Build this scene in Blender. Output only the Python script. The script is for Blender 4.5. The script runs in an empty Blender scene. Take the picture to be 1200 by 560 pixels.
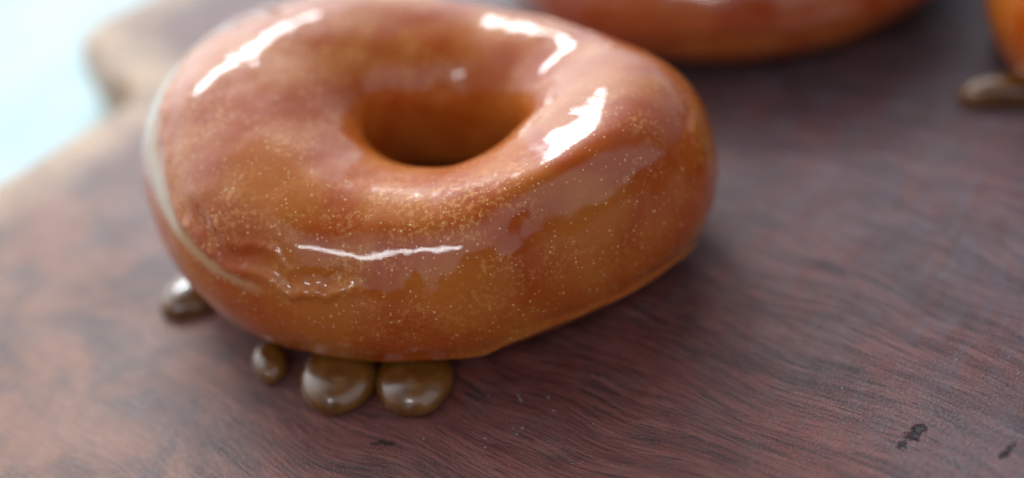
import bpy, bmesh, math, random
import numpy as np
from mathutils import Matrix, Vector, noise

random.seed(7)
CM = 0.01
SC = bpy.context.scene

# ------------------------------------------------------------------ camera
cam_d = bpy.data.cameras.new("camera")
cam = bpy.data.objects.new("camera", cam_d)
SC.collection.objects.link(cam)
SC.camera = cam
cam_d.sensor_width = 36.0
cam_d.lens = 43.456
cam_d.clip_start = 0.005
cam_d.clip_end = 50.0
EL, DIST, ROLL = 0.64701, 0.1875434, 0.154963
tgt = Vector((0.009817, -0.009838, 0.015))
back = Vector((0, -math.cos(EL), math.sin(EL)))
fwd = -back
r0 = fwd.cross(Vector((0, 0, 1))).normalized()
u0 = r0.cross(fwd)
rr = r0 * math.cos(ROLL) - u0 * math.sin(ROLL)
uu = u0 * math.cos(ROLL) + r0 * math.sin(ROLL)
mw = Matrix((rr, uu, back)).transposed().to_4x4()
mw.translation = tgt + back * DIST
cam.matrix_world = mw
cam_d.dof.use_dof = True
cam_d.dof.focus_distance = 0.172
cam_d.dof.aperture_fstop = 4.6

SC.view_settings.view_transform = 'Standard'
SC.view_settings.look = 'None'
SC.view_settings.exposure = 0.0
SC.view_settings.gamma = 1.0
SC.cycles.use_denoising = True
SC.cycles.max_bounces = 8

# ------------------------------------------------------------------ node helper
class NT:
    def __init__(s, tree):
        s.t = tree
    def n(s, typ, **kw):
        nd = s.t.nodes.new(typ)
        for k, v in kw.items():
            setattr(nd, k, v)
        return nd
    def put(s, sock, v):
        if v is None:
            return
        if hasattr(v, 'is_linked') or hasattr(v, 'links'):
            s.t.links.new(v, sock)
        else:
            if isinstance(v, (tuple, list)) and sock.type == 'RGBA' and len(v) == 3:
                v = (*v, 1.0)
            sock.default_value = v
    def math(s, op, a, b=None, c=None, clamp=False):
        nd = s.n('ShaderNodeMath', operation=op, use_clamp=clamp)
        s.put(nd.inputs[0], a); s.put(nd.inputs[1], b); s.put(nd.inputs[2], c)
        return nd.outputs[0]
    def vmath(s, op, a, b=None, scale=None):
        nd = s.n('ShaderNodeVectorMath', operation=op)
        s.put(nd.inputs[0], a)
        if b is not None: s.put(nd.inputs[1], b)
        if scale is not None: s.put(nd.inputs['Scale'], scale)
        return nd.outputs['Value'] if op in ('LENGTH', 'DOT_PRODUCT', 'DISTANCE') else nd.outputs[0]
    def ramp(s, v, lo, hi, a=0.0, b=1.0, smooth=True):
        nd = s.n('ShaderNodeMapRange', interpolation_type='SMOOTHSTEP' if smooth else 'LINEAR')
        s.put(nd.inputs[0], v); s.put(nd.inputs[1], lo); s.put(nd.inputs[2], hi)
        s.put(nd.inputs[3], a); s.put(nd.inputs[4], b)
        return nd.outputs[0]
    def mix(s, f, a, b, blend='MIX'):
        nd = s.n('ShaderNodeMix', data_type='RGBA', blend_type=blend, clamp_factor=True)
        s.put(nd.inputs[0], f); s.put(nd.inputs[6], a); s.put(nd.inputs[7], b)
        return nd.outputs[2]
    def noise(s, vec, scale, detail=3.0, rough=0.55, dist=0.0):
        nd = s.n('ShaderNodeTexNoise')
        s.put(nd.inputs['Vector'], vec); s.put(nd.inputs['Scale'], scale)
        s.put(nd.inputs['Detail'], detail); s.put(nd.inputs['Roughness'], rough)
        s.put(nd.inputs['Distortion'], dist)
        return nd.outputs['Fac']
    def voro(s, vec, scale, feature='F1'):
        nd = s.n('ShaderNodeTexVoronoi', feature=feature)
        s.put(nd.inputs['Vector'], vec); s.put(nd.inputs['Scale'], scale)
        return nd
    def sepc(s, c):
        nd = s.n('ShaderNodeSeparateColor'); s.put(nd.inputs[0], c); return nd.outputs
    def bump(s, h, strength, dist, normal=None):
        nd = s.n('ShaderNodeBump')
        s.put(nd.inputs['Height'], h); s.put(nd.inputs['Strength'], strength)
        s.put(nd.inputs['Distance'], dist)
        if normal is not None: s.put(nd.inputs['Normal'], normal)
        return nd.outputs[0]
    def mapping(s, vec, loc=(0, 0, 0), rot=(0, 0, 0), scale=(1, 1, 1)):
        nd = s.n('ShaderNodeMapping')
        s.put(nd.inputs[0], vec); s.put(nd.inputs[1], loc); s.put(nd.inputs[2], rot); s.put(nd.inputs[3], scale)
        return nd.outputs[0]

def new_mat(name):
    m = bpy.data.materials.new(name)
    m.use_nodes = True
    t = m.node_tree
    t.nodes.clear()
    q = NT(t)
    out = q.n('ShaderNodeOutputMaterial')
    p = q.n('ShaderNodeBsdfPrincipled')
    t.links.new(p.outputs[0], out.inputs[0])
    return m, q, p

# ------------------------------------------------------------------ room light
# a pale, even room / sky above the level of the furniture, dim below it
w = bpy.data.worlds.new("World")
SC.world = w
w.use_nodes = True
w.node_tree.nodes.clear()
q = NT(w.node_tree)
wo = q.n('ShaderNodeOutputWorld')
bg = q.n('ShaderNodeBackground')
w.node_tree.links.new(bg.outputs[0], wo.inputs[0])
tc = q.n('ShaderNodeTexCoord').outputs['Generated']
sx = q.n('ShaderNodeSeparateXYZ'); q.put(sx.inputs[0], tc)
X, Y, Z = sx.outputs
nz = q.noise(tc, 3.5, 3.0, 0.55)
front = q.ramp(q.math('MULTIPLY', Y, -1.0), 0.35, 0.85)
side = q.ramp(q.math('ABSOLUTE', q.math('ADD', X, 0.05)), 0.42, 0.15)
thr = q.math('ADD', 0.04, q.math('MULTIPLY', q.math('MULTIPLY', front, side), 0.42))
zz = q.math('ADD', q.math('SUBTRACT', Z, thr), q.math('MULTIPLY', q.math('SUBTRACT', nz, 0.5), 0.22))
up = q.ramp(zz, 0.0, 0.06)
# brightest towards the tall window wall behind and to the left
kd = q.vmath('DOT_PRODUCT', tc, (-0.42, 0.72, 0.55))
key = q.ramp(kd, 0.50, 0.98)
backness = q.ramp(q.math('ADD', Y, q.math('MULTIPLY', X, -0.45)), -0.6, 0.9, 0.14, 0.85)
lum = q.math('ADD', backness, q.math('MULTIPLY', key, 1.5))
# pale wall above the furniture on the near side
band = q.math('MULTIPLY', q.ramp(Z, 0.92, 0.74), q.ramp(Y, -0.05, -0.25))
band = q.math('MULTIPLY', band, q.ramp(X, -0.75, -0.35))
lum = q.math('MULTIPLY', lum, q.ramp(Z, 0.72, 0.95, 1.0, 0.45))
lum = q.math('ADD', lum, q.math('MULTIPLY', band, 0.70))
skyc = q.mix(key, (0.82, 0.87, 0.98), (0.93, 0.97, 1.0))
q.put(bg.inputs[0], q.mix(up, (0.085, 0.065, 0.06), skyc))
q.put(bg.inputs[1], lum)

def window(name, az, el, dist, wdt, hgt, watt, col=(1, 1, 1), spin=0.0, loc=None):
    d = bpy.data.lights.new(name, 'AREA')
    d.shape = 'RECTANGLE'
    d.size, d.size_y = wdt, hgt
    d.energy = watt
    d.color = col
    o = bpy.data.objects.new(name, d)
    SC.collection.objects.link(o)
    a, e = math.radians(az), math.radians(el)
    v = Vector((math.cos(e) * math.cos(a), math.cos(e) * math.sin(a), math.sin(e)))
    o.location = v * dist
    o.rotation_euler = v.to_track_quat('Z', 'Y').to_euler()
    if spin:
        o.rotation_euler.rotate_axis('Z', math.radians(spin))
    return o
# four tall panes of the window behind the board
for i, az in enumerate((122, 112, 102, 92)):
    window('window_pane', az, 38, 1.0, 0.145, 0.17, 1.35, (0.90, 0.96, 1.0))
# a low strip of window on the near left side
window('window_pane', -120, 40, 1.0, 0.24, 0.07, 0.80, (0.92, 0.97, 1.0))

# ------------------------------------------------------------------ object helpers
def tag(o, **kw):
    for k, v in kw.items():
        o[k] = v
    return o
def empty(name, loc=(0, 0, 0)):
    o = bpy.data.objects.new(name, None)
    o.empty_display_size = 0.01
    SC.collection.objects.link(o)
    o.location = loc
    return o
def mesh_obj(name, V, F, mat, parent=None, attrs=None, smooth=True):
    me = bpy.data.meshes.new(name)
    me.from_pydata([tuple(v) for v in V], [], [tuple(f) for f in F])
    if attrs:
        for k, a in attrs.items():
            at = me.attributes.new(k, 'FLOAT', 'POINT')
            at.data.foreach_set('value', np.asarray(a, dtype=np.float32).ravel())
    me.materials.append(mat)
    if smooth:
        me.polygons.foreach_set('use_smooth', [True] * len(me.polygons))
    me.update()
    o = bpy.data.objects.new(name, me)
    SC.collection.objects.link(o)
    if parent is not None:
        o.parent = parent
    return o
def grid_faces(nt, npp, wrap_t=True, wrap_p=True, flip=False):
    F = []
    for i in range(nt if wrap_t else nt - 1):
        i2 = (i + 1) % nt
        for j in range(npp if wrap_p else npp - 1):
            j2 = (j + 1) % npp
            f = (i * npp + j, i2 * npp + j, i2 * npp + j2, i * npp + j2)
            F.append(f[::-1] if flip else f)
    return F
def fnoise(P, scale, seed=0.0):
    out = np.empty(len(P))
    for i, p in enumerate(P):
        out[i] = noise.noise(Vector((p[0] * scale + seed, p[1] * scale - seed * 1.7, p[2] * scale + seed * .6)))
    return out
def sstep(x, a, b):
    t = np.clip((x - a) / (b - a), 0, 1)
    return t * t * (3 - 2 * t)

# ------------------------------------------------------------------ materials
def wood_material():
    m, q, p = new_mat('dark_hardwood')
    obj = q.n('ShaderNodeTexCoord').outputs['Object']
    c = q.vmath('SCALE', obj, scale=100.0)          # centimetres
    warp = q.n('ShaderNodeTexNoise'); q.put(warp.inputs['Vector'], c); q.put(warp.inputs['Scale'], 0.15); q.put(warp.inputs['Detail'], 2.0)
    wv = q.vmath('SCALE', q.vmath('SUBTRACT', warp.outputs['Color'], (0.5, 0.5, 0.5)), scale=2.6)
    cw = q.vmath('ADD', c, wv)
    # fibres run towards the lower right of the board
    g = q.mapping(cw, rot=(0, 0, math.radians(42)), scale=(1, 1, 1))
    gs = q.mapping(g, scale=(0.22, 1.5, 1.0))
    gf = q.mapping(g, scale=(1.2, 17.0, 3.0))
    streak = q.noise(gs, 1.0, 4.0, 0.6)
    fine = q.noise(gf, 1.0, 4.0, 0.65)
    cross = q.noise(q.mapping(g, scale=(4.0, 0.8, 1.0)), 1.0, 4.0, 0.65)
    blot = q.noise(cw, 0.55, 4.0, 0.6, 0.6)
    blot2 = q.noise(q.vmath('ADD', cw, (11.0, 4.0, 2.0)), 0.9, 5.0, 0.62, 0.4)
    grit = q.noise(c, 22.0, 3.0, 0.6)
    hair = q.noise(q.mapping(g, scale=(2.2, 38.0, 4.0)), 1.0, 3.0, 0.7)
    col = q.mix(q.ramp(streak, 0.38, 0.62), (0.010, 0.005, 0.008), (0.095, 0.028, 0.024))
    col = q.mix(q.math('MULTIPLY', q.ramp(blot, 0.42, 0.66), 0.72), col, (0.23, 0.050, 0.034))
    col = q.mix(q.math('MULTIPLY', q.ramp(blot2, 0.50, 0.70), 0.70), col, (0.026, 0.026, 0.034))
    fl = q.ramp(fine, 0.30, 0.72)
    col = q.mix(q.math('MULTIPLY', fl, 0.55), col, (0.28, 0.092, 0.072))
    col = q.mix(q.math('MULTIPLY', q.ramp(fine, 0.48, 0.36), 0.62), col, (0.014, 0.008, 0.010))
    col = q.mix(q.math('MULTIPLY', q.ramp(cross, 0.44, 0.66), 0.42), col, (0.115, 0.070, 0.072))
    col = q.mix(q.math('MULTIPLY', q.ramp(grit, 0.50, 0.68), 0.48), col, (0.24, 0.13, 0.115))
    col = q.mix(q.ramp(hair, 0.40, 0.66, 0.0, 0.42), col, (0.26, 0.125, 0.10))
    col = q.mix(q.ramp(hair, 0.50, 0.34, 0.0, 0.5), col, (0.012, 0.007, 0.009))
    # paler wood towards the left side and the live edge
    sp = q.n('ShaderNodeSeparateXYZ'); q.put(sp.inputs[0], cw)
    left = q.ramp(q.math('ADD', sp.outputs[0], q.math('MULTIPLY', sp.outputs[1], 0.25)), -2.2, -7.5)
    lcol = q.mix(q.ramp(blot, 0.36, 0.62), (0.11, 0.058, 0.050), (0.33, 0.145, 0.080))
    col = q.mix(q.math('MULTIPLY', left, 0.80), col, lcol)
    right = q.ramp(q.math('ADD', sp.outputs[0], q.math('MULTIPLY', sp.outputs[1], 0.5)), 1.5, 8.0)  # cool grey sheen of reflected sky, painted into the wood colour on the right
    col = q.mix(q.math('MULTIPLY', right, q.ramp(cross, 0.35, 0.65, 0.25, 0.62)), col, (0.125, 0.115, 0.135))
    rim = q.n('ShaderNodeAttribute', attribute_name='rim').outputs['Fac']
    rimn = q.math('ADD', rim, q.math('MULTIPLY', q.math('SUBTRACT', streak, 0.5), 1.2))
    col = q.mix(q.ramp(rimn, 2.3, 0.5), col, q.mix(q.ramp(blot2, 0.4, 0.62), (0.60, 0.40, 0.24), (0.42, 0.28, 0.19)))
    # broad wavy bands of darker and paler growth
    band = q.noise(q.mapping(g, scale=(0.5, 4.2, 1.0)), 1.0, 3.0, 0.6, 0.5)
    col = q.mix(q.math('SUBTRACT', 1.0, q.math('MULTIPLY', left, 0.75)), col, q.mix(q.ramp(band, 0.34, 0.66), (0.74, 0.73, 0.77), (1.22, 1.19, 1.19)), 'MULTIPLY')
    red = q.ramp(q.vmath('LENGTH', q.vmath('SUBTRACT', cw, (0.5, -4.2, 0.0))), 5.5, 1.0)
    col = q.mix(q.math('MULTIPLY', q.math('MULTIPLY', red, q.ramp(blot2, 0.40, 0.62, 1.0, 0.2)), 0.45), col, q.mix(q.ramp(fine, 0.35, 0.65), (0.085, 0.018, 0.016), (0.27, 0.070, 0.052)))
    # dried sugar grains, their glints painted as pale dots, thickest near the front of the board
    vg = q.voro(c, 7.0)
    near = q.ramp(q.vmath('LENGTH', q.vmath('SUBTRACT', cw, (1.2, -4.0, 0.0))), 1.9, 0.2, 0.025, 0.50)
    gl = q.math('MULTIPLY', q.ramp(vg.outputs['Distance'], 0.20, 0.08), q.math('LESS_THAN', q.sepc(vg.outputs['Color'])[0], near))
    gl = q.math('MULTIPLY', gl, q.ramp(sp.outputs[0], -3.0, -1.0))
    col = q.mix(q.math('MULTIPLY', gl, 0.5), col, (0.55, 0.55, 0.58))
    # small cracks at a knot
    def crack(ax, ay, bx, by, wid):
        nonlocal col
        nn = q.n('ShaderNodeTexNoise'); q.put(nn.inputs['Vector'], c); q.put(nn.inputs['Scale'], 7.0); q.put(nn.inputs['Detail'], 5.0); q.put(nn.inputs['Roughness'], 0.75)
        cc = q.vmath('ADD', c, q.vmath('SCALE', q.vmath('SUBTRACT', nn.outputs['Color'], (0.5, 0.5, 0.5)), scale=0.42))
        pa = q.vmath('SUBTRACT', cc, (ax, ay, 0.0))
        ba = (bx - ax, by - ay, 0.0)
        L2 = ba[0] ** 2 + ba[1] ** 2
        h = q.math('MULTIPLY', q.vmath('DOT_PRODUCT', pa, ba), 1.0 / L2, clamp=True)
        d = q.vmath('LENGTH', q.vmath('SUBTRACT', pa, q.vmath('SCALE', ba, scale=h)))
        return q.ramp(d, wid, wid * 0.35)
    ck = crack(5.66, -4.92, 5.96, -4.66, 0.045)
    ck = q.math('MAXIMUM', ck, crack(5.93, -4.72, 6.08, -4.60, 0.10))
    ck = q.math('MAXIMUM', ck, crack(6.90, -5.32, 7.10, -5.16, 0.055))
    ck = q.math('MAXIMUM', ck, q.math('MULTIPLY', crack(-1.42, -3.32, -1.16, -3.36, 0.07), 0.8))
    # pale bloom round the knot
    halo = q.ramp(q.vmath('LENGTH', q.vmath('SUBTRACT', cw, (6.6, -5.6, 0.0))), 2.3, 0.4)
    col = q.mix(q.math('MULTIPLY', halo, q.ramp(grit, 0.40, 0.60, 0.10, 0.55)), col, (0.17, 0.17, 0.19))
    col = q.mix(q.math('MULTIPLY', ck, 0.8), col, (0.010, 0.022, 0.030))
    q.put(p.inputs['Base Color'], col)
    rgh = q.ramp(q.math('ADD', q.math('MULTIPLY', blot2, 0.6), q.math('MULTIPLY', grit, 0.4)), 0.3, 0.7, 0.27, 0.42)
    q.put(p.inputs['Roughness'], rgh)
    q.put(p.inputs['IOR'], 1.45)
    h = q.math('ADD', q.math('ADD', q.math('MULTIPLY', fine, 0.5), q.math('MULTIPLY', hair, 0.4)), q.math('MULTIPLY', grit, 0.45))
    h = q.math('SUBTRACT', h, q.math('MULTIPLY', ck, 2.0))
    h = q.math('ADD', h, q.math('MULTIPLY', gl, 1.0))
    q.put(p.inputs['Normal'], q.bump(h, 0.9, 0.0003))
    return m

def glaze_material(name, tone=(1, 1, 1), fleck=1.0):
    m, q, p = new_mat(name)
    obj = q.n('ShaderNodeTexCoord').outputs['Object']
    c = q.vmath('SCALE', obj, scale=100.0)
    big = q.noise(c, 0.8, 3.0, 0.5, 0.3)
    mid = q.noise(q.vmath('ADD', c, (5, 3, 1)), 2.6, 4.0, 0.6, 0.5)
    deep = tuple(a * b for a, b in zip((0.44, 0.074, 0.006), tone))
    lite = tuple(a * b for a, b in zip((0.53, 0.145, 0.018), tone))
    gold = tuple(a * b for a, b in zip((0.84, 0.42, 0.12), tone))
    col = q.mix(q.ramp(big, 0.36, 0.64), deep, lite)
    # golden crumb mottling seen through the sugar, in drifts
    m1 = q.noise(q.vmath('ADD', c, (1, 9, 4)), 14.0, 3.0, 0.65)
    drift = q.ramp(q.noise(q.vmath('ADD', c, (8, 2, 7)), 1.1, 2.0, 0.5), 0.42, 0.62)
    up = q.n('ShaderNodeAttribute', attribute_name='upness').outputs['Fac']
    drift = q.math('MULTIPLY', drift, q.ramp(up, 0.35, 0.85, 0.15, 1.0))
    col = q.mix(q.math('MULTIPLY', q.math('MULTIPLY', q.ramp(m1, 0.48, 0.62), drift), 0.50 * fleck), col, gold)
    m2 = q.noise(q.vmath('ADD', c, (3, 1, 6)), 5.0, 3.0, 0.65)
    col = q.mix(q.math('MULTIPLY', q.ramp(m2, 0.52, 0.72), 0.20), col, (0.46, 0.09, 0.012))
    # air bubbles and grains caught in the sugar
    f = None
    for sc, thr, keep, amt in ((8.0, 0.20, 0.62, 0.75), (15.0, 0.24, 0.66, 0.85), (4.5, 0.13, 0.72, 0.5)):
        v = q.voro(c, sc)
        s = q.ramp(v.outputs['Distance'], thr, thr * 0.45)
        k = q.ramp(q.sepc(v.outputs['Color'])[0], keep, keep + 0.05)
        s = q.math('MULTIPLY', q.math('MULTIPLY', s, k), amt * fleck)
        f = s if f is None else q.math('MAXIMUM', f, s)
    col = q.mix(f, col, (0.95, 0.62, 0.32))
    # a grainy drift where bubbles broke the surface
    brk = q.ramp(q.vmath('LENGTH', q.vmath('SUBTRACT', c, (1.35, -1.75, 2.95))), 0.75, 0.25)
    vb = q.voro(c, 22.0)
    bub = q.math('MULTIPLY', q.ramp(vb.outputs['Distance'], 0.30, 0.05), brk)
    belt = q.n('ShaderNodeAttribute', attribute_name='belt').outputs['Fac']
    bf = q.math('ADD', belt, q.math('MULTIPLY', q.math('SUBTRACT', q.noise(c, 2.2, 4.0, 0.65), 0.5), 1.1))
    col = q.mix(q.math('MULTIPLY', q.ramp(bf, 0.10, 0.95), q.ramp(belt, 0.0, 0.15)), col, (0.62, 0.39, 0.20))
    lipa = q.n('ShaderNodeAttribute', attribute_name='lip').outputs['Fac']
    col = q.mix(q.math('MULTIPLY', lipa, 0.75), col, (0.66, 0.30, 0.16))
    q.put(p.inputs['Base Color'], col)
    q.put(p.inputs['Subsurface Weight'], 0.18)
    q.put(p.inputs['Subsurface Radius'], (1.0, 0.32, 0.10))
    q.put(p.inputs['Subsurface Scale'], 0.004)
    q.put(p.inputs['Roughness'], q.ramp(mid, 0.35, 0.7, 0.22, 0.42))
    q.put(p.inputs['IOR'], 1.46)
    q.put(p.inputs['Specular IOR Level'], 0.12)
    dull = q.n('ShaderNodeAttribute', attribute_name='dull').outputs['Fac']
    dn = q.math('MULTIPLY', dull, q.ramp(q.noise(c, 6.0, 3.0, 0.7), 0.30, 0.55, 0.5, 1.0))
    q.put(p.inputs['Coat Roughness'], q.ramp(dn, 0.05, 0.7, 0.035, 0.50))
    q.put(p.inputs['Coat Weight'], q.ramp(dn, 0.05, 0.7, 1.0, 0.35))
    q.put(p.inputs['Coat IOR'], 1.52)
    h = q.math('ADD', q.math('MULTIPLY', mid, 0.6), q.math('MULTIPLY', f, 0.25))
    nb = q.bump(h, 0.5, 0.0006)
    hc = q.math('ADD', q.math('MULTIPLY', q.noise(c, 3.2, 2.0, 0.45), 1.0), q.math('MULTIPLY', f, 0.05))
    hc = q.math('ADD', hc, q.math('MULTIPLY', bub, 0.6))
    nc = q.bump(hc, 0.09, 0.0005)
    q.put(p.inputs['Normal'], nb)
    q.put(p.inputs['Coat Normal'], nc)
    return m

def dough_material():
    m, q, p = new_mat('fried_dough')
    obj = q.n('ShaderNodeTexCoord').outputs['Object']
    c = q.vmath('SCALE', obj, scale=100.0)
    a = q.noise(c, 1.4, 3.0, 0.5)
    b = q.noise(c, 9.0, 3.0, 0.6)
    col = q.mix(q.ramp(a, 0.35, 0.65), (0.44, 0.070, 0.005), (0.53, 0.142, 0.018))
    col = q.mix(q.math('MULTIPLY', q.ramp(b, 0.5, 0.7), 0.35), col, (0.66, 0.30, 0.10))
    belt = q.n('ShaderNodeAttribute', attribute_name='belt').outputs['Fac']
    bf = q.math('ADD', belt, q.math('MULTIPLY', q.math('SUBTRACT', q.noise(c, 3.0, 3.0, 0.6), 0.5), 0.5))
    col = q.mix(q.ramp(bf, 0.25, 0.65), col, (0.72, 0.50, 0.29))
    q.put(p.inputs['Base Color'], col)
    q.put(p.inputs['Subsurface Weight'], 0.3)
    q.put(p.inputs['Subsurface Radius'], (1.0, 0.4, 0.15))
    q.put(p.inputs['Subsurface Scale'], 0.003)
    q.put(p.inputs['Roughness'], 0.4)
    q.put(p.inputs['Specular IOR Level'], 0.15)
    q.put(p.inputs['Coat Weight'], 1.0)
    q.put(p.inputs['Coat Roughness'], 0.05)
    q.put(p.inputs['Normal'], q.bump(q.math('ADD', a, q.math('MULTIPLY', b, 0.2)), 0.4, 0.0006))
    return m

def drip_material():
    m, q, p = new_mat('caramel_syrup')
    obj = q.n('ShaderNodeTexCoord').outputs['Object']
    c = q.vmath('SCALE', obj, scale=100.0)
    a = q.noise(c, 2.0, 3.0, 0.6)
    col = q.mix(q.ramp(a, 0.35, 0.65), (0.13, 0.046, 0.006), (0.22, 0.088, 0.015))
    q.put(p.inputs['Base Color'], col)
    q.put(p.inputs['Subsurface Weight'], 0.5)
    q.put(p.inputs['Subsurface Radius'], (1.0, 0.55, 0.2))
    q.put(p.inputs['Subsurface Scale'], 0.002)
    q.put(p.inputs['Roughness'], 0.25)
    q.put(p.inputs['Coat Weight'], 1.0)
    q.put(p.inputs['Coat Roughness'], 0.03)
    q.put(p.inputs['Coat IOR'], 1.5)
    q.put(p.inputs['Normal'], q.bump(a, 0.25, 0.0004))
    return m

def table_material():
    m, q, p = new_mat('white_tabletop')
    obj = q.n('ShaderNodeTexCoord').outputs['Object']
    a = q.noise(q.vmath('SCALE', obj, scale=100.0), 0.12, 3.0, 0.5)
    b = q.noise(q.vmath('SCALE', obj, scale=100.0), 0.35, 2.0, 0.5)
    a = q.math('ADD', q.math('MULTIPLY', a, 0.6), q.math('MULTIPLY', b, 0.4))
    q.put(p.inputs['Base Color'], q.mix(q.ramp(a, 0.40, 0.60), (0.44, 0.65, 0.69), (0.58, 0.76, 0.79)))
    q.put(p.inputs['Roughness'], 0.30)
    q.put(p.inputs['Normal'], q.bump(a, 0.1, 0.001))
    return m

M_WOOD = wood_material()
M_GLAZE = glaze_material('sugar_glaze')
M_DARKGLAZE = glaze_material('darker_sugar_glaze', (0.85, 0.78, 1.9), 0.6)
M_DOUGH = dough_material()
M_DRIP = drip_material()
M_TABLE = table_material()

# ------------------------------------------------------------------ table and board
TT = -1.8
bm = bmesh.new()
bmesh.ops.create_grid(bm, x_segments=40, y_segments=40, size=0.9)
me = bpy.data.meshes.new('table'); bm.to_mesh(me); bm.free()
me.materials.append(M_TABLE)
tb = bpy.data.objects.new('table', me); SC.collection.objects.link(tb)
tb.location = (-0.55, 0.64, (TT - 0.02) * CM)
tag(tb, kind='structure')

def catmull(pts, n):
    pts = np.asarray(pts, float); N = len(pts); out = []
    for i in range(N):
        p0, p1, p2, p3 = pts[i - 1], pts[i], pts[(i + 1) % N], pts[(i + 2) % N]
        for k in range(n):
            t = k / n
            out.append(0.5 * ((2 * p1) + (-p0 + p2) * t + (2 * p0 - 5 * p1 + 4 * p2 - p3) * t * t + (-p0 + 3 * p1 - 3 * p2 + p3) * t ** 3))
    return np.array(out)
outline = [(-20, -9), (-17.5, -3), (-13.6, 1.9), (-11.2, 4.1), (-9.15, 5.85), (-8.5, 6.55), (-7.65, 7.5), (-7.05, 8.15), (-7.0, 8.75),
           (-7.55, 9.25), (-8.05, 10.2), (-8.45, 11.1), (-8.7, 11.9), (-8.35, 12.7), (-7.7, 13.3), (-6.4, 14.6), (-5.0, 17), (-2, 20.5),
           (5, 23.5), (14, 22.5), (21, 17), (25, 8), (25.5, -3), (22, -13), (13, -19), (2, -21), (-9, -20), (-17, -16)]
OL = catmull(outline, 12)
cen = np.array([2.0, 3.0])
n = len(OL)
def d2o(P):
    A = OL; B = np.roll(OL, -1, 0)
    best = np.full(len(P), 1e9)
    for a, b in zip(A, B):
        ab = b - a; t = np.clip(((P - a) @ ab) / (ab @ ab), 0, 1)
        best = np.minimum(best, np.hypot(*(P - a - t[:, None] * ab).T))
    return best
fr = [0.0, 0.12, 0.24, 0.36, 0.46, 0.55, 0.62, 0.68, 0.73, 0.78, 0.82, 0.855, 0.885, 0.91, 0.93, 0.945, 0.96, 0.97, 0.978, 0.985, 0.991, 0.996, 1.0]
V = []; rim = []
for f in fr[1:]:
    P = cen + (OL - cen) * f
    d = d2o(P) if f < 1 else np.zeros(n)
    R = 0.55
    z = -np.where(d < R, R - np.sqrt(np.maximum(R * R - (R - d) ** 2, 0)), 0) * 0.9
    V += [(a, b, c) for (a, b), c in zip(P, z)]; rim += list(d)
K = len(fr) - 1
nrm = np.roll(OL, -1, 0) - np.roll(OL, 1, 0); nrm = np.stack([nrm[:, 1], -nrm[:, 0]], 1); nrm /= np.linalg.norm(nrm, axis=1, keepdims=True)
if ((OL - cen) * nrm).sum() < 0: nrm = -nrm
for zz_, off in ((-0.8, 0.05), (-1.1, 0.06), (-1.45, 0.0), (-1.7, -0.15), (TT, -0.4)):
    P = OL + nrm * off
    V += [(a, b, zz_) for a, b in P]; rim += [0.0] * n
K2 = K + 5
V.append((cen[0], cen[1], 0.0)); rim.append(9.0); ci = len(V) - 1
V.append((cen[0], cen[1], TT)); rim.append(9.0); cb = len(V) - 1
F = []
for k in range(K2 - 1):
    for i in range(n):
        j = (i + 1) % n
        F.append((k * n + i, k * n + j, (k + 1) * n + j, (k + 1) * n + i)[::-1])
for i in range(n):
    j = (i + 1) % n
    F.append((ci, i, j)); F.append((cb, (K2 - 1) * n + j, (K2 - 1) * n + i))
V = np.array(V) * CM
board = mesh_obj('wooden_board', V, F, M_WOOD, attrs={'rim': rim})
tag(board, label='dark reddish brown live edge wooden serving board under the doughnuts', category='serving board')

# ------------------------------------------------------------------ doughnuts
def four(c, th):
    v = c[0] + 0 * th
    for k in range((len(c) - 1) // 2):
        v = v + c[1 + 2 * k] * np.cos((k + 1) * th) + c[2 + 2 * k] * np.sin((k + 1) * th)
    return v
def surf(p, th, ph):
    """outer outline from a Fourier radius, hole as an off-centre ellipse, rounded tube between"""
    Ro, H = four(p['Ro'], th), four(p['H'], th)
    hx, hy, ea, eb, er = p['hole']
    lx, ly = ea * np.cos(th - er), eb * np.sin(th - er)
    ix, iy = hx + lx * np.cos(er) - ly * np.sin(er), hy + lx * np.sin(er) + ly * np.cos(er)
    ox, oy = Ro * np.cos(th), Ro * np.sin(th)
    for c_, w_, k_ in p.get('bumps', ()):
        H = H + k_ * np.exp(-((((np.degrees(th) - c_ + 180) % 360) - 180) / w_) ** 2)
    cp, sp = np.cos(ph), np.sin(ph)
    ex = 0.97 - p.get('flat', 0) * np.exp(-(((np.degrees(th) % 360) - p.get('flat_at', 0)) / 24.0) ** 2)
    k = np.sign(cp) * np.abs(cp) ** 0.97
    sk = p.get('skew', 0) * np.exp(-((((np.degrees(th) - 311 + 180) % 360) - 180) / 32.0) ** 2)
    k = k + sk * np.clip(sp, 0, 1) ** 2 * (1 - np.abs(k)) ** 0.7
    zs = np.sign(sp) * np.where(sp > 0, np.abs(sp) ** ex, np.abs(sp) ** 0.97)
    x = (ox + ix) / 2 + (ox - ix) / 2 * k
    y = (oy + iy) / 2 + (oy - iy) / 2 * k
    z0 = 0.48 + p.get('undercut', 0) * np.clip(-cp, 0, 1) ** 0.8      # the hole's wall bulges high and tucks back under
    z = H * np.where(zs > 0, z0 + (1 - z0) * zs, z0 * (1 + zs))
    z = np.where(z < 0.08, 0.08 * np.exp((z - 0.08) / 0.12), z)     # settles flat on the board
    return np.stack([x, y, z], -1)
def normals(G):
    dt = np.roll(G, -1, 0) - np.roll(G, 1, 0); dp = np.roll(G, -1, 1) - np.roll(G, 1, 1)
    N = np.cross(dt, dp); N /= np.linalg.norm(N, axis=-1, keepdims=True) + 1e-12
    return N
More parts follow.
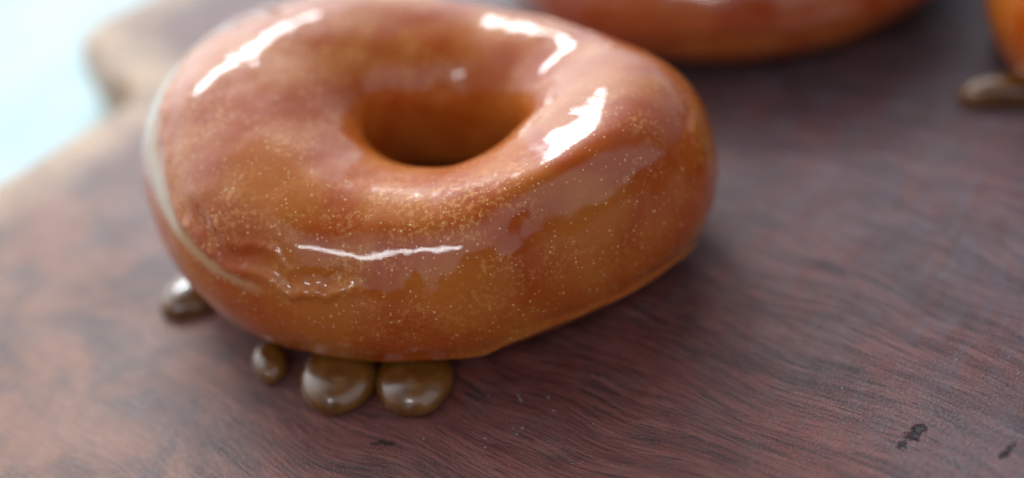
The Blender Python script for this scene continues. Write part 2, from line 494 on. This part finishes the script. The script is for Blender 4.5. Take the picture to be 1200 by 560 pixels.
def interp_deg(knots, th):
    ks = sorted(knots); a = np.array([k[0] for k in ks], float); v = np.array([k[1] for k in ks], float)
    return np.interp(np.degrees(th) % 360, np.concatenate([[a[-1] - 360], a, [a[0] + 360]]), np.concatenate([[v[-1]], v, [v[0]]]))

def ring_smooth(a, k):
    r = a.copy()
    for _ in range(k):
        r = (np.roll(r, 1) + r * 2 + np.roll(r, -1)) / 4
    return r

def make_doughnut(p, nt, npp, loc, rotz, seed, edge, belt_w, label, mat, main=False, lump=0.04, group=None):
    root = empty('glazed_doughnut', (loc[0] * CM, loc[1] * CM, 0))
    root.rotation_euler.z = rotz
    tag(root, label=label, category='doughnut', group='glazed ring doughnuts on the board')
    T = np.linspace(0, 2 * np.pi, nt, endpoint=False); PH = np.linspace(0, 2 * np.pi, npp, endpoint=False)
    th, ph = np.meshgrid(T, PH, indexing='ij')
    G = surf(p, th, ph)
    N = normals(G)
    if N[:, npp // 4, 2].mean() < 0: N = -N
    fl = G.reshape(-1, 3)
    lo = fnoise(fl, 0.75, seed).reshape(nt, npp); mi = fnoise(fl, 1.9, seed + 3).reshape(nt, npp)
    keep = sstep(G[..., 2], 0.1, 0.9)
    G = G + N * ((lo * lump * 1.2 + mi * lump * 0.28) * keep)[..., None]
    e = ring_smooth(interp_deg(edge, T), nt // 90)          # degrees, lower outer edge of the glaze
    wob = np.array([noise.noise(Vector((math.cos(t) * 4 + seed, math.sin(t) * 4, seed))) * 5 + noise.noise(Vector((math.cos(t) * 11 + seed, math.sin(t) * 11, seed))) * 2.5 for t in T])
    e = e + wob
    pd = (np.degrees(ph) + 90) % 360 - 90                    # -90 .. 270
    def belt_at(tdeg, pdeg):
        if not belt_w: return np.zeros_like(pdeg)
        b = np.array(belt_w, float)
        c_ = np.interp(tdeg, b[:, 0], b[:, 1]); w_ = np.interp(tdeg, b[:, 0], b[:, 2], left=0, right=0)
        return np.exp(-((pdeg - c_) / np.maximum(w_ * 0.85, 0.5)) ** 2) * sstep(w_, 0.5, 9.5)
    belt = belt_at(np.degrees(th), pd)
    dough = mesh_obj('dough', G.reshape(-1, 3) * CM, grid_faces(nt, npp, flip=False), M_DOUGH, root, {'belt': belt})
    # glaze: a poured coat over the top, beaded along its lower edge
    NG = int(npp * 0.72)
    s = np.linspace(0, 1, NG)
    e0 = e; e1 = 214 + 4 * np.sin(T * 3 + seed)
    # finer rows near both edges
    u = 0.5 - 0.5 * np.cos(np.pi * s); u = 0.55 * s + 0.45 * u
    pg = np.radians(e0[:, None] + (e1 - e0)[:, None] * u[None, :])
    tg = np.repeat(T[:, None], NG, 1)
    B = surf(p, tg, pg)
    # sample the lumpy surface by interpolation of the displaced grid
    def samp(A):
        x = (pg % (2 * np.pi)) / (2 * np.pi) * npp
        i = np.floor(x).astype(int) % npp; f = x - np.floor(x); j = (i + 1) % npp
        r = np.arange(nt)[:, None]
        if A.ndim == 3:
            return A[r, i] * (1 - f)[..., None] + A[r, j] * f[..., None]
        return A[r, i] * (1 - f) + A[r, j] * f
    S = samp(G); NN = samp(N); NN /= np.linalg.norm(NN, axis=-1, keepdims=True)
    fs = S.reshape(-1, 3)
    g1 = fnoise(fs, 1.1, seed + 9).reshape(nt, NG); g2 = fnoise(fs, 3.6, seed + 5).reshape(nt, NG)
    ed = np.minimum(np.degrees(pg) - e0[:, None], e1[:, None] - np.degrees(pg))   # degrees from either edge
    prof = np.sqrt(np.clip(ed / 5.0, 0, 1)) * 1.0
    bead = np.exp(-((ed - 5.0) / 4.5) ** 2) * 0.030
    t = 0.062 + 0.030 * g1 + 0.005 * g2 + bead
    if main:
        tdg = np.degrees(tg); pdg = np.degrees(pg)
        # folded wrinkle of sugar that runs on from the belt along the near left
        rc = np.interp(tdg, [150, 165, 175, 185, 198, 205, 212, 218, 226, 236, 244], [60, 53, 45, 34, 24, 23, 23, 18, 19, 23, 26])
        ra = (0.45 + 0.55 * sstep(tdg, 184, 196)) * sstep(tdg, 140, 156) * (1 - sstep(tdg, 232, 246))
        wv = np.array([noise.noise(Vector((t_ * 6.0, 3.1, 0))) * 7 + noise.noise(Vector((t_ * 17.0, 7.1, 0))) * 2.6 for t_ in T])[:, None]
        rc2 = rc + wv
        t = t + ra * 0.055 * np.exp(-((pdg - rc2) / 3.2) ** 2)
        t = t - ra * 0.03 * np.exp(-((pdg - rc2 - 9) / 5.0) ** 2)
        # second, finer crease above it
        rb = sstep(tdg, 190, 202) * (1 - sstep(tdg, 214, 228))
        t = t + rb * 0.035 * np.exp(-((pdg - rc2 - 14 - 0.6 * wv) / 2.6) ** 2)
        # shallow trough and pitting where the sugar sagged along the near rim
        gw = sstep(tdg, 215, 235) * (1 - sstep(tdg, 302, 318))
        gn = np.array([[noise.noise(Vector((t_ * 9.0, 0.3, 2.0)))] for t_ in T])
        t = t - gw * (0.010 + 0.01 * gn) * np.exp(-((pdg - 99 - 6 * gn) / 7.5) ** 2) + gw * 0.006 * fnoise(fs, 6.0, 31.0).reshape(nt, NG) * np.exp(-((pdg - 100) / 14.0) ** 2)
        # lip of sugar gathered low on the near right
        lc = np.interp(tdg, [285, 300, 320, 345], [-16, -20, -24, -24])
        la = sstep(tdg, 284, 298) * (1 - sstep(tdg, 338, 352))
        t = t - la * 0.010 * np.exp(-((pdg - lc) / 4.0) ** 2) + la * 0.0 * np.exp(-((pdg - lc + 9) / 4.0) ** 2)
    dull = gw * np.exp(-((pdg - 102) / 26.0) ** 2) if main else np.zeros_like(t)
    lip = (sstep(np.degrees(tg), 268, 290) * (1 - sstep(np.degrees(tg), 345, 358)) * np.exp(-((np.degrees(pg) - e0[:, None] - 1.5) / 3.2) ** 2)) if main else np.zeros_like(t)
    S2 = S + NN * (t * prof - (1 - prof) * 0.03)[..., None]
    S2[..., 2] = np.maximum(S2[..., 2], 0.03)
    upn = np.clip(NN[..., 2] * 0.5 + 0.5, 0, 1)
    glz = mesh_obj('glaze', S2.reshape(-1, 3) * CM, grid_faces(nt, NG, wrap_p=False), mat, root, {'upness': upn, 'belt': belt_at(np.degrees(tg), np.degrees(pg)), 'dull': dull, 'lip': lip})
    return root

MAIN = dict(Ro=[4.0366, -0.2854, 1.4046, 0.2570, -0.3906, 0.2341, 0.0865, 0.0491, 0.0472, 0.0287, -0.0196],
            hole=(0.16, 1.14, 0.98, 1.38, 1.2326),
            H=[3.2030, -0.1454, 0.2707, 0.1550, -0.2204], undercut=0.17, skew=0.44, flat_at=318, flat=0.06)
edge_main = [(0, -44), (60, -34), (120, -30), (180, -36), (240, -40), (290, -33), (310, -34), (340, -34)]
# pale unfried belt: (angle round the ring, height round the tube, half width), degrees
belt_main = [(95, 30, 0), (120, 42, 5), (150, 47, 9), (165, 40, 8.5), (175, 33, 8), (185, 25, 7), (198, 18, 6), (212, 14, 4.5), (228, 12, 0)]
make_doughnut(MAIN, 720, 320, (0, 0), 0.0, 2.3, edge_main, belt_main,
              'large glossy orange brown ring doughnut in sharp focus at the centre, hole fully visible', M_GLAZE, main=True)
SEC = dict(Ro=[5.5, 0.15, 0.1, -0.1, 0.12, 0.05, -0.05], hole=(0.1, 0.0, 1.6, 1.45, 0.3), H=[3.1, 0.05, 0.1])
edge_far = [(0, -25), (90, -20), (180, -28), (240, -6), (270, -12), (300, -22)]
no_belt = []
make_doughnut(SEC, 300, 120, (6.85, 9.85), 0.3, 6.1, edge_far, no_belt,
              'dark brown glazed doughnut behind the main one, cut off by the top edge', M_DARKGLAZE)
THD = dict(Ro=[4.6, -0.1, 0.1, 0.1, -0.1, 0.05, 0.05], hole=(0.0, 0.1, 1.2, 1.3, 0.3), H=[2.9, -0.05, 0.1])
make_doughnut(THD, 300, 120, (14.95, 3.4), 1.3, 12.7, [(0, -24), (120, -30), (240, -20)], no_belt,
              'bright orange doughnut of which only a sliver shows at the top right edge', M_GLAZE)

# ------------------------------------------------------------------ syrup drips on the board
def make_drip(outl, h, label, seed, group='drops of brown glaze pooled on the board'):
    """outl: closed outline in cm; a domed pool with a rounded foot"""
    O = catmull(outl, 10); c = O.mean(0); m = len(O)
    rows = 26; V = []
    for k in range(rows):
        a = k / (rows - 1) * (math.pi / 2 + 0.25)           # foot tucks under a little
        # profile param: from under the foot up to the crown
        ang = -0.25 + a
        rad = math.cos(ang) ** 0.85
        z = (math.sin(ang) + math.sin(0.25)) / (1 + math.sin(0.25)) * h
        for i in range(m):
            x, y = c + (O[i] - c) * rad
            zn = z * (1 + 0.12 * noise.noise(Vector((x * 1.3 + seed, y * 1.3, seed))))
            V.append((x, y, max(zn, 0.002)))
    V = np.array(V)
    F = grid_faces(rows, m, wrap_t=False, wrap_p=True)
    F = [f[::-1] for f in F]
    F.append(tuple(range(m))[::-1])
    base = np.array([c[0], c[1], 0.0])
    o = mesh_obj('glaze_drop', (V - base) * CM, F, M_DRIP)
    o.location = (c[0] * CM, c[1] * CM, 0.0002)
    bmx = bmesh.new(); bmx.from_mesh(o.data); bmesh.ops.remove_doubles(bmx, verts=bmx.verts, dist=1e-6)
    bmesh.ops.recalc_face_normals(bmx, faces=bmx.faces); bmx.to_mesh(o.data); bmx.free()
    tag(o, label=label, category='glaze drop', group=group)
    return o
def blob(cx, cy, rx, ry, rot=0.0, k=10, jit=0.05, seed=0):
    rnd = random.Random(seed); out = []
    for i in range(k):
        a = 2 * math.pi * i / k; j = 1 + rnd.uniform(-jit, jit)
        x, y = rx * math.cos(a) * j, ry * math.sin(a) * j
        out.append((cx + x * math.cos(rot) - y * math.sin(rot), cy + x * math.sin(rot) + y * math.cos(rot)))
    return out
make_drip(blob(-1.93, -1.93, 0.63, 0.72, 0.1, seed=1), 0.46, 'largest round brown glaze drop under the front of the main doughnut', 1.0)
make_drip(blob(-0.80, -2.25, 0.57, 0.70, 0.0, seed=2), 0.43, 'round brown glaze drop at the right end of the row under the main doughnut', 2.0)
make_drip(blob(-3.05, -1.32, 0.30, 0.42, 0.2, seed=3), 0.32, 'small glaze drop left of the two large drops, under the main doughnut', 3.0)
make_drip(blob(-4.50, 0.75, 0.62, 0.50, 0.5, seed=4), 0.36, 'blurred glaze drop farthest left beside the main doughnut', 4.0)
make_drip([(9.58, 3.15), (9.5, 2.95), (9.65, 2.75), (10.1, 2.6), (10.7, 2.4), (11.5, 2.3), (12.6, 2.4), (13.0, 3.1), (12.2, 3.3), (11.2, 3.1), (10.6, 3.2), (10.0, 3.25)], 0.5,
          'long brown glaze run reaching out from the sliver of doughnut at the right edge', 5.0)
make_drip(blob(11.15, 4.55, 0.30, 0.55, 0.1, seed=6), 0.34, 'dull olive brown glaze drop tucked behind the long run at the right edge', 6.0)
